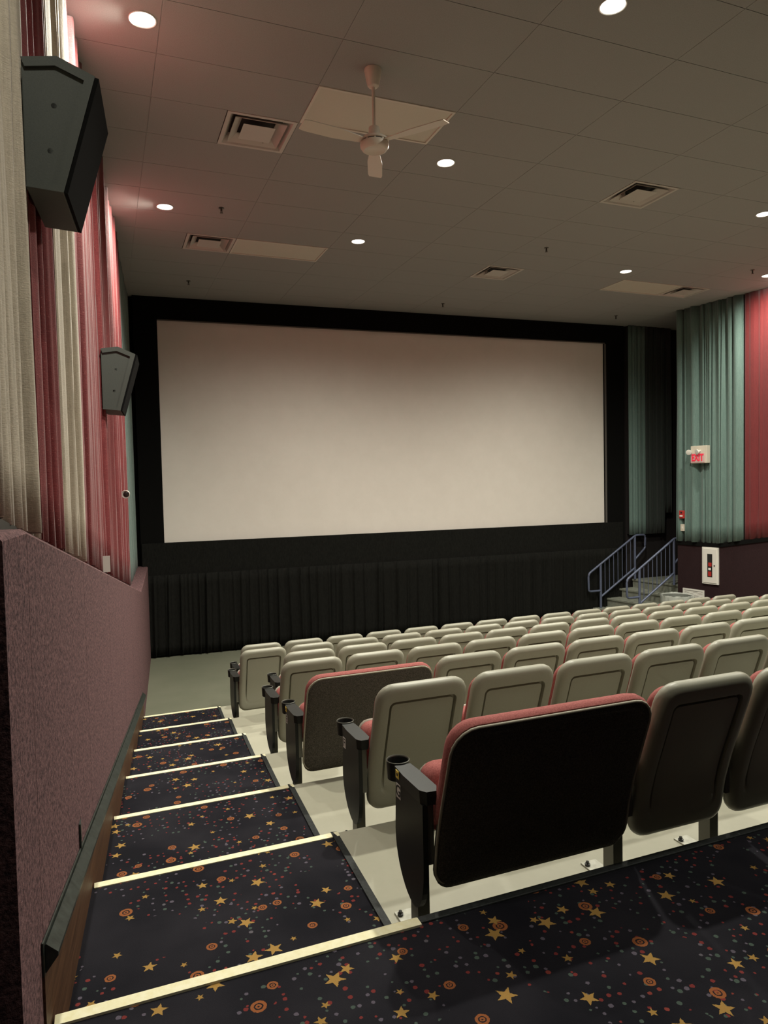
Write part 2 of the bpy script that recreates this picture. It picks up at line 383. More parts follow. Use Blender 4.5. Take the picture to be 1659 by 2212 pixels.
# ---- right wall: carpeted dado with its shade put into the colour, black ledge, curtain wall, exit passage
def zr2(y): return 1.525 if y > 9.65 else 1.525+.185*(9.65-y)
wr = MB(); wr.hexa([(XR(YB)+.06, YB, 0), (XR(YB)+.4, YB, 0), (XR(10.52)+.4, 10.52, 0), (XR(10.52)+.06, 10.52, 0)], [(XR(YB)+.06, YB, H+.1), (XR(YB)+.4, YB, H+.1), (XR(10.52)+.4, 10.52, H+.1), (XR(10.52)+.06, 10.52, H+.1)])
wr.box(10.64, 13.1, 10.30, 10.515, 0, H+.1)
wall_right = struct(wr.build('wall_right', 'dark_wall'), 'dark side wall behind the right curtains')
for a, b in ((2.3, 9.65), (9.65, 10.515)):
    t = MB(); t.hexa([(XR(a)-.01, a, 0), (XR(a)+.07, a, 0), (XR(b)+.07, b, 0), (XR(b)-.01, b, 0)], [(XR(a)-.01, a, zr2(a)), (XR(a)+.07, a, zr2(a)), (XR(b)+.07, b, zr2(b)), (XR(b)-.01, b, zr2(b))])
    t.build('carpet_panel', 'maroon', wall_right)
    t = MB(); t.hexa([(XR(a)-.03, a, zr2(a)), (XR(a)+.07, a, zr2(a)), (XR(b)+.07, b, zr2(b)), (XR(b)-.03, b, zr2(b))], [(XR(a)-.03, a, zr2(a)+.075), (XR(a)+.07, a, zr2(a)+.075), (XR(b)+.07, b, zr2(b)+.075), (XR(b)-.03, b, zr2(b)+.075)])
    t.build('ledge_board', 'black', wall_right)
# ---- front wall behind the screen, back wall, passage end
t = MB(); t.hexa([(.2, YS(.2)+.02, 0), (10.2, YS(10.2)+.02, 0), (10.2, 12.7, 0), (.2, 12.7, 0)], [(.2, YS(.2)+.02, H), (10.2, YS(10.2)+.02, H), (10.2, 12.7, H), (.2, 12.7, H)])
wall_front = struct(t.build('wall_front', 'black'), 'black wall around the cinema screen')
t = MB(); t.box(10.19, 13.0, 11.90, 12.7, 0, H); struct(t.build('wall_passage', 'dark_wall'), 'dark wall of the exit passage beside the screen')
t = MB(); t.box(12.7, 13.0, 10.5, 11.895, 0, H); struct(t.build('wall_passage_end', 'dark_wall'), 'dark end wall of the exit passage')
t = MB(); t.box(-1.2, 13, YB-.2, YB, 0, H+.1); struct(t.build('wall_back', 'dark_wall'), 'dark wall behind the viewer')

# ---- ceiling: slab, exposed grid and separate tiles
t = MB(); t.box(-1.2, 13.2, YB-.2, 12.9, H+.12, H+.2)
ceiling = struct(t.build('ceiling', 'ceil_slab'), 'grey suspended tile ceiling')
TX = [1.69+1.2192*k for k in range(-2, 10)]; TY = [5.449+.6096*k for k in range(-14, 13)]
holes = {}
def cell(x, y): return (round((x-1.69)/1.2192-1e-3), round((y-5.449)/.6096))
full = MB(); full.box(.002, 1.2192-.002, .0025, .6096-.0025, 0, .015); tile_me = full.mesh('tile', 'tile')
halfm = MB(); halfm.box(.002, .6096-.002, .0025, .6096-.0025, 0, .015); half_me = halfm.mesh('tile', 'tile')
VENTS = [(1.0804, 6.0586), (1.0804, 9.1066), (5.3476, 6.0586), (5.3476, 9.1066), (9.0056, 9.1066)]
PANELS = [(1.69, 5.449), (1.69, 9.1066), (7.786, 9.1066)]
for kx in range(-2, 9):
    for ky in range(-4, 12):
        x, y = 1.69+1.2192*kx, 5.449+.6096*ky
        if any(abs(x-px) < .1 and abs(y-py) < .1 for px, py in PANELS): continue
        hv = [v_ for v_ in VENTS if abs(v_[1]-y) < .1 and x-.1 < v_[0] < x+1.1]
        if hv:
            xo = x if hv[0][0] > x+.3 else x+.6096
            link('tile', half_me, ceiling, (xo, y, H)); continue
        link('tile', tile_me, ceiling, (x, y, H))
t = MB(); t.box(-1.2, 13, YB, TY[10], H, H+.03); t.build('tile_field', 'tile', ceiling)     # behind the viewer
t = MB()
for x in TX: t.box(x-.012, x+.012, TY[10], 12.8, H+.003, H+.012)
for y in TY[10:]: t.box(-.8, 12.7, y-.012, y+.012, H+.004, H+.012)
t.build('grid_bars', 'grid', ceiling)

# ================================================================== CEILING FITTINGS
def vent(x, y, label):
    o = thing('ceiling_vent', label, 'vent', (x+.3048, y+.3048, H), group='square ceiling vents')
    def ring(name, ro, zo, ri, zi, th=.006):
        m_ = MB(); q = [(-1, -1), (1, -1), (1, 1), (-1, 1)]
        L = [[(a*r, b*r, z) for a, b in q] for r, z in ((ro, zo), (ri, zi), (ri, zi+th), (ro, zo+th))]
        vs = [p for l in L for p in l]; fs = []
        for i in range(4):
            i2 = (i+1) % 4
            for j in range(4): fs.append((i*4+j, i*4+(j+1) % 4, i2*4+(j+1) % 4, i2*4+j))
        m_.add(vs, fs); return m_
    ring('frame', .300, -.004, .268, -.004, .012).build('frame', 'vent', o)
    ring('throat', .268, -.003, .215, .075).build('throat', 'vent', o)
    ring('louver', .225, -.006, .150, .050).build('louver', 'vent', o)
    m_ = MB(); m_.hexa([(-.14, -.14, -.006), (.14, -.14, -.006), (.14, .14, -.006), (-.14, .14, -.006)], [(-.05, -.05, .03), (.05, -.05, .03), (.05, .05, .03), (-.05, .05, .03)])
    m_.build('centre_plate', 'vent', o)
    m_ = MB(); m_.box(-.27, .27, -.27, .27, .076, .085); m_.build('duct', 'vent_dark', o)
    for a in (-.1, .1): m_ = MB(); m_.box(a-.004, a+.004, .10, .2, .01, .07); m_.build('bracket', 'vent', o)
for (x, y), lab in zip(VENTS, ('large square ceiling vent left of the fan', 'square ceiling vent touching the far left light panel', 'square ceiling vent alone at upper right', 'square ceiling vent high above the middle of the screen', 'square ceiling vent beside the faint far right panel')): vent(x, y, lab)
def panel(x, y, label):
    o = thing('light_panel', label, 'light panel', (x, y, H), group='unlit rectangular ceiling panels')
    m_ = MB(); W, L = 1.2192, .6096; e = .028; g = .006
    m_.box(g, W-g, g, e, -.006, .012); m_.box(g, W-g, L-e, L-g, -.006, .012); m_.box(g, e, e, L-e, -.006, .012); m_.box(W-e, W-g, e, L-e, -.006, .012)
    m_.build('frame', 'panel_frame', o)
    m_ = MB(); m_.box(e, W-e, e, L-e, .003, .008); m_.build('diffuser', 'diffuser', o)
for (x, y), lab in zip(PANELS, ('unlit rectangular light panel right behind the ceiling fan', 'unlit rectangular light panel on the far left of the ceiling', 'faint unlit rectangular light panel on the far right ceiling')): panel(x, y, lab)

rim_m = MB(); rim_m.lathe([(.088, .004), (.092, -.004), (.087, -.007), (.082, -.004), (.081, .02), (.088, .02)], n=32, cap=False); rim_me = rim_m.mesh('trim_ring', 'trim_ring', 40)
bulb_m = MB(); bulb_m.lathe([(.081, -.002), (.06, -.006), (.0, -.008)], n=28); bulb_me = bulb_m.mesh('lamp', 'bulb', 60)
for (x, y, wt, lab) in DOWN:
    o = thing('downlight', lab, 'downlight', (x, y, H), group='recessed downlights')
    link('trim_ring', rim_me, o); link('lamp', bulb_me, o)
    ld = bpy.data.lights.new('lamp_light', 'SPOT'); ld.energy = wt*10; ld.color = LAMP_COL; wash = 'wall light' in lab; ld.spot_size = math.radians(150 if wash else 163); ld.spot_blend = 1.0; ld.shadow_soft_size = .06
    lo = bpy.data.objects.new('lamp_light', ld); C.objects.link(lo); lo.parent = o; lo.location = (0, 0, -.035)
    if wash: lo.rotation_euler = (0, math.radians(31 if x < 5 else -33), 0)      # aimed at the drapes

spr_m = MB(); spr_m.lathe([(.03, 0), (.032, -.006), (.010, -.010), (.010, -.035), (.004, -.038), (.004, -.055), (.018, -.056), (.018, -.060), (0, -.061)], n=14)
spr_m.box(-.012, -.009, -.003, .003, -.055, -.03); spr_m.box(.009, .012, -.003, .003, -.055, -.03)
spr_me = spr_m.mesh('sprinkler', 'chrome', 40)
for x, y, lab in ((1.355, 8.18, 'small ceiling sprinkler head right of the left wall light'), (1.327, 11.2, 'small ceiling sprinkler head near the screen\'s upper left corner'), (5.70, 8.19, 'small ceiling sprinkler head above the middle square vent'),
                  (5.69, 11.31, 'small ceiling sprinkler head above the top middle of the screen'), (9.35, 11.17, 'small ceiling sprinkler head near the screen\'s upper right corner'), (9.36, 8.08, 'small ceiling sprinkler head beside the light at the right edge'), (1.36, 4.28, 'small ceiling sprinkler head cut by the top edge')):
    tag(link('sprinkler_head', spr_me, None, (x, y, H)), lab, 'sprinkler', 'ceiling sprinkler heads')

fan = thing('ceiling_fan', 'cream ceiling fan hanging on a thin rod in front of the light panel', 'ceiling fan', (2.015, 5.11, H))
m_ = MB(); m_.lathe([(.064, 0), (.066, -.012), (.058, -.06), (.044, -.122), (.036, -.132), (.018, -.135)], n=28); m_.build('canopy', 'fan', fan, 50)
m_ = MB(); m_.lathe([(.0125, -.13), (.0125, -.44)], n=14); m_.build('rod', 'fan', fan, 50)
m_ = MB(); m_.lathe([(.02, -.425), (.040, -.432), (.043, -.445), (.043, -.505), (.06, -.512)], n=28); m_.build('collar', 'fan', fan, 50)
m_ = MB(); m_.lathe([(.05, -.508), (.09, -.512), (.108, -.525), (.110, -.538), (.106, -.541)], n=36); m_.build('motor_cover', 'fan', fan, 50)
m_ = MB(); m_.lathe([(.100, -.540), (.100, -.552)], n=36); m_.build('slot_band', 'fan_dark', fan, 50)
m_ = MB(); m_.lathe([(.106, -.551), (.110, -.556), (.108, -.580), (.094, -.600), (.080, -.606), (.074, -.602), (0, -.600)], n=36); m_.build('motor', 'fan', fan, 50)
for j in range(10):
    a = 2*math.pi*j/10
    m_ = MB(); m_.box(.098, .104, -.006, .006, -.554, -.538); m_.build('cooling_rib', 'fan', fan, rot=(0, 0, a))
for j in range(3):
    a = math.radians(68.5+120*j)
    m_ = MB(); nn = 12; vs = []
    for i in range(nn+1):
        q = i/nn; x = .10+.50*q; hw = .030+.030*min(1, q*2.2); tw = math.radians(10)
        if q > .92: hw *= .86
        for s_, dz in ((-1, .003), (1, .003), (1, -.003), (-1, -.003)): vs.append((x, s_*hw*math.cos(tw), -.545+s_*hw*math.sin(tw)+dz))
    fs = [(0, 1, 2, 3), (nn*4+3, nn*4+2, nn*4+1, nn*4)]
    for i in range(nn):
        for e in range(4): fs.append((i*4+e, i*4+(e+1) % 4, (i+1)*4+(e+1) % 4, (i+1)*4+e))
    m_.add(vs, fs); m_.build('blade', 'fan', fan, rot=(0, 0, a))

# ================================================================== SCREEN
scr = thing('cinema_screen', 'large wide matte pinkish white cinema screen in a black surround', 'screen', (0.93, YS(.93), 0), math.atan(-.0425))
Lx = 8.742
m_ = MB(); m_.box(0, Lx, -.03, 0, 1.905, 5.59); m_.build('screen_surface', 'screen', scr)
m_ = MB(); m_.box(-.375, Lx+.47, -.09, -.032, 5.585, H-.002); m_.build('top_masking', 'black', scr)
m_ = MB(); m_.box(-.375, .0, -.075, -.032, 1.30, 5.585); m_.build('side_masking', 'black', scr)
m_ = MB(); m_.box(Lx, Lx+.47, -.075, -.032, 1.30, 5.585); m_.build('side_masking', 'black', scr)
m_ = MB(); m_.box(Lx-.006, Lx+.035, -.085, -.076, 1.90, 5.57); m_.build('masking_edge', 'grey_edge', scr)
m_ = MB(); m_.box(-.0, Lx, -.096, -.091, 5.572, 5.592); m_.build('masking_edge', 'grey_edge', scr)
m_ = MB(); m_.box(-.36, Lx+.40, -.11, -.032, 1.36, 1.905); m_.build('bottom_masking', 'skirt', scr)

def drape(name, label, matname, path, nrm, s0, s1, zb, zt, amp=.04, lo=.05, hi=.14, seed=1, rows=14, step=.008, flare=.35, group=None, drift=.03, big=.0):
    """folded hanging cloth along path(s); zb/zt are functions of s"""
    rng = random.Random(seed); kn = [s0-.1]; hh = [0.0]
    while kn[-1] < s1+.1:                                  # narrow valley, then a broad rounded ridge with ripples
        kn.append(kn[-1]+rng.uniform(.012, .03)); hh.append(-rng.uniform(.5, 1.5))
        kn.append(kn[-1]+rng.uniform(.012, .03)); hh.append(rng.uniform(.2, .9))
        end = kn[-1]+rng.uniform(lo, hi)
        while kn[-1] < end: kn.append(kn[-1]+rng.uniform(.02, .05)); hh.append(rng.uniform(.15, 1.0))
    sl = [rng.uniform(-drift, drift) for _ in kn]; gain = [rng.uniform(.2, 1.0) for _ in kn]
    sl = list(np.convolve(sl, np.ones(7)/7, 'same')*2)
    kb = np.arange(s0-.3, s1+.3, .02); hb = sum(np.sin(kb*f_+rng.uniform(0, 6)) for f_ in (15.7, 24.3, 37.0))/2.2
    kn, hh, sl, gain = map(np.array, (kn, hh, sl, gain))
    ss = np.linspace(s0, s1, max(8, int((s1-s0)/step))); vs = []; fs = []; n = len(ss)
    for r in range(rows+1):
        q = r/rows                                        # 0 at the bottom
        kz = np.sort(kn+sl*(1-q)); hz = hh*(1-flare*gain*q)
        idx = np.clip(np.searchsorted(kz, ss)-1, 0, len(kz)-2)
        t_ = np.clip((ss-kz[idx])/np.maximum(kz[idx+1]-kz[idx], 1e-4), 0, 1); t_ = t_*t_*(3-2*t_)
        dd = amp*(hz[idx]*(1-t_)+hz[idx+1]*t_) + big*np.interp(ss+.02*math.sin(3*q+seed), kb, hb)
        for j, s_ in enumerate(ss):
            x, y = path(s_); nx, ny = nrm
            vs.append((x+nx*dd[j], y+ny*dd[j], zb(s_)+(zt(s_)-zb(s_))*q))
    for r in range(rows):
        for j in range(n-1): fs.append((r*n+j, r*n+j+1, (r+1)*n+j+1, (r+1)*n+j))
    me = bpy.data.meshes.new(name); me.from_pydata(vs, [], fs); me.materials.append(MT[matname]); me.shade_smooth()
    o = link(name, me); so = o.modifiers.new('thickness', 'SOLIDIFY'); so.thickness = .003; so.offset = 0
    return tag(o, label, 'curtain', group)

drape('skirt_curtain', 'long black pleated skirt curtain hanging below the screen', 'skirt', lambda s: (s, YS(s)-.17), (0.04, 1), .46, 10.02, lambda s: .03, lambda s: 1.375, .04, .06, .24, 3, 8, .012, .55)

# ================================================================== SIDE CURTAINS
pl = lambda s: (XC(s)-.028, s); nl = (1, -.083); zbl = lambda s: zc(s)-.038; ztl = lambda s: H-.002
GL = 'drapes along the left wall'
drape('wall_curtain', 'wide tan drape cut by the left edge of the picture', 'tan', pl, nl, 1.0, 3.27, zbl, ztl, .055, .05, .16, 11, big=.028, group=GL)
drape('wall_curtain', 'narrow red drape between the two tan drapes behind the big speaker', 'red', pl, nl, 3.27, 3.93, zbl, ztl, .05, .05, .13, 22, big=.028, group=GL)
drape('wall_curtain', 'narrow tan drape between two red drapes on the left wall', 'tan', pl, nl, 3.93, 4.78, zbl, ztl, .06, .07, .16, 13, big=.028, group=GL)
drape('wall_curtain', 'wide red drape along the left wall behind the smaller speaker', 'red', pl, nl, 4.78, 9.80, zbl, ztl, .045, .05, .17, 44, big=.028, group=GL)
drape('wall_curtain', 'teal drape at the far left corner beside the screen', 'green', pl, nl, 9.80, 12.28, zbl, ztl, .035, .06, .16, 15, group=GL)
pr_ = lambda s: (XR(s)-.01, s); nr = (-1, -.157); zbr = lambda s: zr2(s)+.07
GR = 'drapes beside the exit on the right'
drape('wall_curtain', 'teal drape on the right wall carrying the exit sign', 'green', pr_, nr, 9.19, 10.52, zbr, ztl, .05, .06, .22, 57, big=.035, group=GR)
drape('wall_curtain', 'crimson drape cut by the right edge of the picture', 'red_flat', pr_, nr, 4.0, 9.185, zbr, ztl, .028, .12, .35, 66, group=GR, step=.02)
m_ = MB(); m_.box(10.20, 11.10, 11.83, 11.895, 1.64, H-.002); m_.box(11.10, 11.30, 11.83, 11.895, 2.05, H-.002); struct(m_.build('wall_passage_front', 'dark_wall'), 'dark wall face under the passage curtain')
drape('wall_curtain', 'narrow teal drape strip hanging beside the screen\'s right edge', 'green', lambda s: (s, 11.78), (0, -1), 10.16, 10.585, lambda s: 1.63, ztl, .035, .05, .16, 71, group=GR)
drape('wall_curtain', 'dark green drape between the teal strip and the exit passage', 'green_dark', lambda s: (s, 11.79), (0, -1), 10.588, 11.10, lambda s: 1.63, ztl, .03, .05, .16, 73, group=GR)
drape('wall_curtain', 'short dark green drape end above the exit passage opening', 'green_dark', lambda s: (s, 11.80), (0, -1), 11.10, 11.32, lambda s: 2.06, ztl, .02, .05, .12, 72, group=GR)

# ================================================================== SPEAKERS ON THE LEFT WALL
def speaker(y, dz, label):
    """wedge cabinet: profile in x (out of the wall) and z, run along the wall; near side panel recessed"""
    o = thing('wall_speaker', label, 'speaker', (XC(y)+.0, y, 4.045+dz), -math.atan(.083), 'surround speakers on the left wall')
    P = [(.02, .012), (.160, 0), (.294, .476), (.154, .536), (.02, .515)]     # bottom back, bottom front, top front, chamfer, top back
    L = .47; e = .016
    m_ = MB(); m_.hexa([(x, .012, z) for x, z in P], [(x, L, z) for x, z in P]); bevel(m_.build('cabinet', 'speaker', o), .004)
    R_ = [(.034, .036), (.138, .028), (.252, .455), (.146, .498), (.034, .480)]
    for i in (1, 2, 3, 0):                                                    # raised rim around the recessed side panel
        j = (i+1) % 5
        if i == 4: continue
        m_ = MB(); m_.hexa([(P[i][0], 0, P[i][1]), (P[j][0], 0, P[j][1]), (R_[j][0], 0, R_[j][1]), (R_[i][0], 0, R_[i][1])], [(P[i][0], .013, P[i][1]), (P[j][0], .013, P[j][1]), (R_[j][0], .013, R_[j][1]), (R_[i][0], .013, R_[i][1])])
        m_.build('side_rim', 'speaker', o)
    for x, z in ((.135, .345), (.115, .165)):
        m_ = MB(); m_.lathe([(.011, 0), (.011, -.006), (.007, -.012), (0, -.012)], n=14); m_.build('screw', 'screw', o, 40, (x, .012, z), (-math.pi/2+math.pi, 0, 0))
    F = [(.161, .001), (.2945, .474)]
    m_ = MB(); d_ = (.014, -.004)
    m_.hexa([(F[0][0], .004, F[0][1]), (F[1][0], .004, F[1][1]), (F[1][0]+d_[0], .004, F[1][1]+d_[1]), (F[0][0]+d_[0], .004, F[0][1]+d_[1])], [(F[0][0], L-.002, F[0][1]), (F[1][0], L-.002, F[1][1]), (F[1][0]+d_[0], L-.002, F[1][1]+d_[1]), (F[0][0]+d_[0], L-.002, F[0][1]+d_[1])])
    m_.build('front_grille', 'speaker_front', o)
    m_ = MB(); m_.box(-.03, .03, .15, .32, .2, .34); m_.build('wall_bracket', 'screw', o)
speaker(3.18, -.018, 'big charcoal wedge speaker high on the left wall, nearest the camera')
speaker(6.40, -.56, 'charcoal wedge speaker further along the left wall, nearest the screen')

o = thing('security_camera', 'small round white camera on the red drape beside the screen', 'camera', (.235, 8.585, 2.77)); o.scale = (.72, .72, .72)
m_ = MB(); m_.lathe([(.030, 0), (.036, .03), (.036, .06)], n=20); m_.build('base', 'white', o, 50, (-.03, 0, 0), (0, math.pi/2, 0))
m_ = MB(); m_.lathe([(.03, 0), (.055, .03), (.062, .085), (.066, .088), (.060, .092), (.050, .08), (0, .075)], n=24); m_.build('housing', 'white', o, 40, (.03, .02, 0), (math.radians(100), 0, math.radians(-15)))
m_ = MB(); m_.lathe([(.045, .0), (.03, .012), (0, .016)], n=20); m_.build('lens', 'glass', o, 60, (.016, -.062, -.0145), (math.radians(100), 0, math.radians(-15)))
o = thing('paper_tag', 'small white tag hanging at the hem of the wide red drape', 'tag', (XC(5.63)+.065, 5.63, 2.19))
m_ = MB(); m_.box(-.022, .028, -.003, .003, .02, .14); m_.build('card', 'white', o)
m_ = MB(); m_.tube([(0, 0, .02), (0, .0, -.04)], .003, 6); m_.build('string', 'ink', o)

# ---- sloping aisle rail on the low wall
zr = lambda y: 1.572 - .1757*(y-2.134)
o = thing('aisle_rail', 'dark sloping wooden aisle rail on the purple wall above the steps', 'rail', (0, 0, 0))
def slab(x0, x1, za, zb, ya, yb, name, m):
    m_ = MB(); m_.hexa([(XW(ya)+x0, ya, zr(ya)+za), (XW(ya)+x1, ya, zr(ya)+za), (XW(yb)+x1, yb, zr(yb)+za), (XW(yb)+x0, yb, zr(yb)+za)], [(XW(ya)+x0, ya, zr(ya)+zb), (XW(ya)+x1, ya, zr(ya)+zb), (XW(yb)+x1, yb, zr(yb)+zb), (XW(yb)+x0, yb, zr(yb)+zb)])
    return bevel(m_.build(name, m, o), .003)
CS = [(.008, -.085), (.041, -.042), (.041, -.031), (.011, -.002), (.008, -.004)]         # wedge section: sloping top face
m_ = MB(); m_.hexa([(XW(2.134)+a, 2.134, zr(2.134)+b) for a, b in CS], [(XW(8.75)+a, 8.75, zr(8.75)+b) for a, b in CS]); m_.build('rail_board', 'rail', o)
slab(.0005, .007, -.09, .008, 2.12, 8.75, 'back_board', 'rail')
m_ = MB(); yy = 2.95; m_.box(XW(yy)+.002, XW(yy)+.008, yy, yy+.05, zr(yy)-.01, zr(yy)+.10); m_.build('fixing_tab', 'rail', o)

# ================================================================== CINEMA SEATS
prof_u = [(.20, .075), (.28, .065), (.40, .045), (.52, .012), (.64, -.030), (.76, -.072), (.86, -.105), (.93, -.128), (.96, -.137)]   # height -> rear surface line
def UU(z): return float(np.interp(z, [p[0] for p in prof_u], [p[1] for p in prof_u]))
def rrect(hw, zb, zt, rb, rt_, nside=9, nc=5, ntop=3, taper=0.0):
    """rounded rectangle starting at bottom centre, running to +x, up, over, down; symmetric in x"""
    R_ = []
    for i in range(ntop+1): R_.append(((hw-rb)*i/ntop, zb))
    for i in range(1, nc+1): a = math.pi/2*i/nc; R_.append((hw-rb+rb*math.sin(a), zb+rb-rb*math.cos(a)))
    for i in range(1, nside): R_.append((hw, zb+rb+(zt-rt_-zb-rb)*i/nside))
    for i in range(0, nc+1): a = math.pi/2*i/nc; R_.append((hw-rt_+rt_*math.cos(a), zt-rt_+rt_*math.sin(a)))
    for i in range(1, ntop+1): R_.append(((hw-rt_)*(1-i/ntop), zt))
    L_ = [(-x, z) for x, z in R_[-2:0:-1]]
    return [(x*(1-taper*max(0, (zt-z)/(zt-zb))), z) for x, z in R_+L_]
def back_loops(specs, cx):
    """specs: (hw, zb, zt, rb, rt, d) with d rearwards of the rear line (towards -y)"""
    out = []
    for (hw, zb, zt, rb, rt_, d) in specs:
        l = []
        for x, z in rrect(hw, zb, zt, rb, rt_): 
            dd = d(z) if callable(d) else d
            l.append((cx+x, UU(z)-dd, z-.22*dd))
        out.append(l)
    return out
PW = .5335                                    # seat pitch
def seat_meshes(Wd, love):
    cx = Wd/2; hw = Wd/2-.018; T = {}
    tp, bt = .908, .215
    if not love:
        rc = .085
        sm = lambda z: (lambda t: t*t*(3-2*t))(min(1, max(0, (z-.30)/.18)))          # the groove runs out towards the bottom
        R0 = .034; sp = [(hw-.05, bt+.05, tp-.06, .05, .05, -.045)]
        for a in (-90, -55, -25, 0, 25, 50, 72, 90):
            a = math.radians(a); ins = R0*(1-math.cos(a)); sp.append((hw-ins, bt+ins, tp-ins, max(.03, .075-ins*.6), max(.04, rc-ins*.6), -.026+R0*math.sin(a)))
        gi = .064
        sp += [(hw-gi+.004, bt+.080, tp-gi-.012, .045, .034, .008), (hw-gi, bt+.085, tp-gi-.016, .045, .030, .0075), (hw-gi-.003, bt+.088, tp-gi-.019, .042, .028, lambda z: .0075-.026*sm(z)),
               (hw-gi-.0125, bt+.098, tp-gi-.0295, .04, .024, lambda z: .0075-.026*sm(z)), (hw-gi-.0155, bt+.102, tp-gi-.0325, .04, .022, lambda z: .0075-.0075*sm(z)), (hw-gi-.03, bt+.12, tp-gi-.05, .035, .018, lambda z: .0075-.0065*sm(z))]
        m_ = MB(); m_.loops(back_loops(sp, cx)); T['shell'] = m_.mesh('back_shell', 'shell', 38)
        cu = [(hw-.05, bt+.14, tp-.065, .05, .05, -.046), (hw-.022, bt+.12, tp-.046, .06, .07, -.055), (hw-.018, bt+.12, tp-.042, .06, .075, -.072), (hw-.026, bt+.13, tp-.052, .06, .07, -.094), (hw-.06, bt+.18, tp-.08, .05, .06, -.106)]
        m_ = MB(); m_.loops(back_loops(cu, cx)); T['cushion'] = m_.mesh('back_cushion', 'seat_red', 50)
    else:
        rc = .095; tl = .873
        sp = [(hw-.02, bt+.02, tl-.03, .06, .08, -.030), (hw-.002, bt+.0, tl-.006, .07, rc, -.028), (hw, bt, tl, .07, rc, -.006), (hw-.008, bt+.006, tl-.009, .07, rc-.006, .0), (hw-.03, bt+.03, tl-.03, .07, rc-.02, .006), (hw-.10, bt+.10, tl-.10, .06, .06, .010)]
        m_ = MB(); m_.loops(back_loops(sp, cx)); T['shell'] = m_.mesh('back_shell', 'love_back', 50)
        # piping cord round the back panel
        pts = [(cx+x, UU(z)+.004, z) for x, z in rrect(hw+.001, bt+.02, tl-.003, .07, rc)]
        m_ = MB(); m_.tube(pts[3:-3], .0055, 8); T['piping'] = m_.mesh('piping', 'piping', 60)
        cu = [(hw-.02, bt+.24, tl-.02, .06, .08, -.008), (hw+.002, bt+.22, tl+.003, .07, rc+.002, -.011), (hw+.006, bt+.22, tl+.010, .07, rc+.005, -.024), (hw+.003, bt+.22, tl+.008, .07, rc+.003, -.046), (hw-.008, bt+.23, tl-.004, .07, rc-.006, -.068), (hw-.06, bt+.30, tl-.06, .06, .07, -.084)]
        m_ = MB(); m_.loops(back_loops(cu, cx)); T['cushion'] = m_.mesh('back_cushion', 'seat_red', 50)
    # tipped-up seat: red cushion facing the back, cream pan in front
    sw = Wd/2-.034; pz = .012 if love else 0
    def up_loops(specs):
        out = []
        for hw_, zb, zt, rb, rt_, y in specs: out.append([(cx+x, y+(z-.36)*.16, z) for x, z in rrect(hw_, zb, zt, rb, rt_, 5, 4, 2)])
        return out
    m_ = MB(); m_.loops(up_loops([(sw-.03, .42, .605, .03, .045, .125), (sw-.006, .405, .625, .035, .055, .137), (sw, .40, .632, .035, .06, .165), (sw-.004, .40, .63, .035, .06, .205)])); T['seat'] = m_.mesh('seat_cushion', 'seat_red', 50)
    m_ = MB(); m_.loops(up_loops([(sw+.001, .385, .633-pz, .035, .06, .205), (sw+.003, .37, .638-pz, .035, .062, .209), (sw+.001, .37, .634-pz, .035, .06, .216), (sw-.03, .40, .585, .03, .05, .245)])); T['pan'] = m_.mesh('seat_pan', 'seat_pan', 50)
    return T
SINGLE = seat_meshes(PW, False); LOVE = seat_meshes(.90, True)
# arm with cup holder (x centred on the standard)
AT = .606
def arm_mesh():
    m_ = MB(); hw = .0375
    P = [(-hw+.004, .315), (-hw-.002, .22), (-hw, .075), (-.020, .048), (.018, .046), (hw, .085), (hw, .25), (hw-.004, .315)]
    m_.hexa([(x*.92, y, AT-.050) for x, y in P], [(x, y, AT) for x, y in P]); return m_.mesh('armrest', 'arm', 30)
ARM = arm_mesh()
m_ = MB(); m_.lathe([(.036, -.075), (.043, -.07), (.0465, -.002), (.0475, .003), (.0445, .005), (.0425, .0), (.039, -.066), (0, -.066)], n=28); CUP = m_.mesh('cup_holder', 'arm', 45)
m_ = MB(); m_.lathe([(.0470, .0015), (.0478, .004), (.0455, .0062), (.0432, .004), (.0425, .0)], n=28, cap=False); RIM = m_.mesh('cup_rim', 'leg', 45)
m_ = MB(); m_.box(-.024, .024, .135, .200, 0, .36); m_.box(-.012, .012, .06, .21, .33, AT-.05); LEG = m_.mesh('leg', 'leg')
m_ = MB(); m_.box(-.040, .040, .10, .335, 0, .007); FOOT = m_.mesh('foot_plate', 'foot')
m_ = MB(); m_.lathe([(.012, .007), (.012, .016), (.007, .017), (.007, .026), (0, .026)], n=8); BOLT = m_.mesh('bolt', 'screw', 30)
def panel_mesh():
    bz = lambda a, b, c, d, n: [tuple((1-t)**3*a[i]+3*(1-t)**2*t*b[i]+3*(1-t)*t*t*c[i]+t**3*d[i] for i in (0, 1)) for t in [q/n for q in range(n+1)]]
    P = [(.055, AT-.05)]+bz((.055, .32), (.060, .20), (.095, .138), (.150, .138), 9)+bz((.150, .138), (.215, .138), (.318, .22), (.317, .36), 11)[1:]+[(.305, AT-.05)]
    m_ = MB(); m_.hexa([(-.034, y, z) for y, z in P], [(-.014, y, z) for y, z in P]); return m_.mesh('end_panel', 'arm')
PANEL = panel_mesh()
m_ = MB(); m_.box(-.0395, -.0345, .255, .292, AT-.030, AT-.006); YEL = None
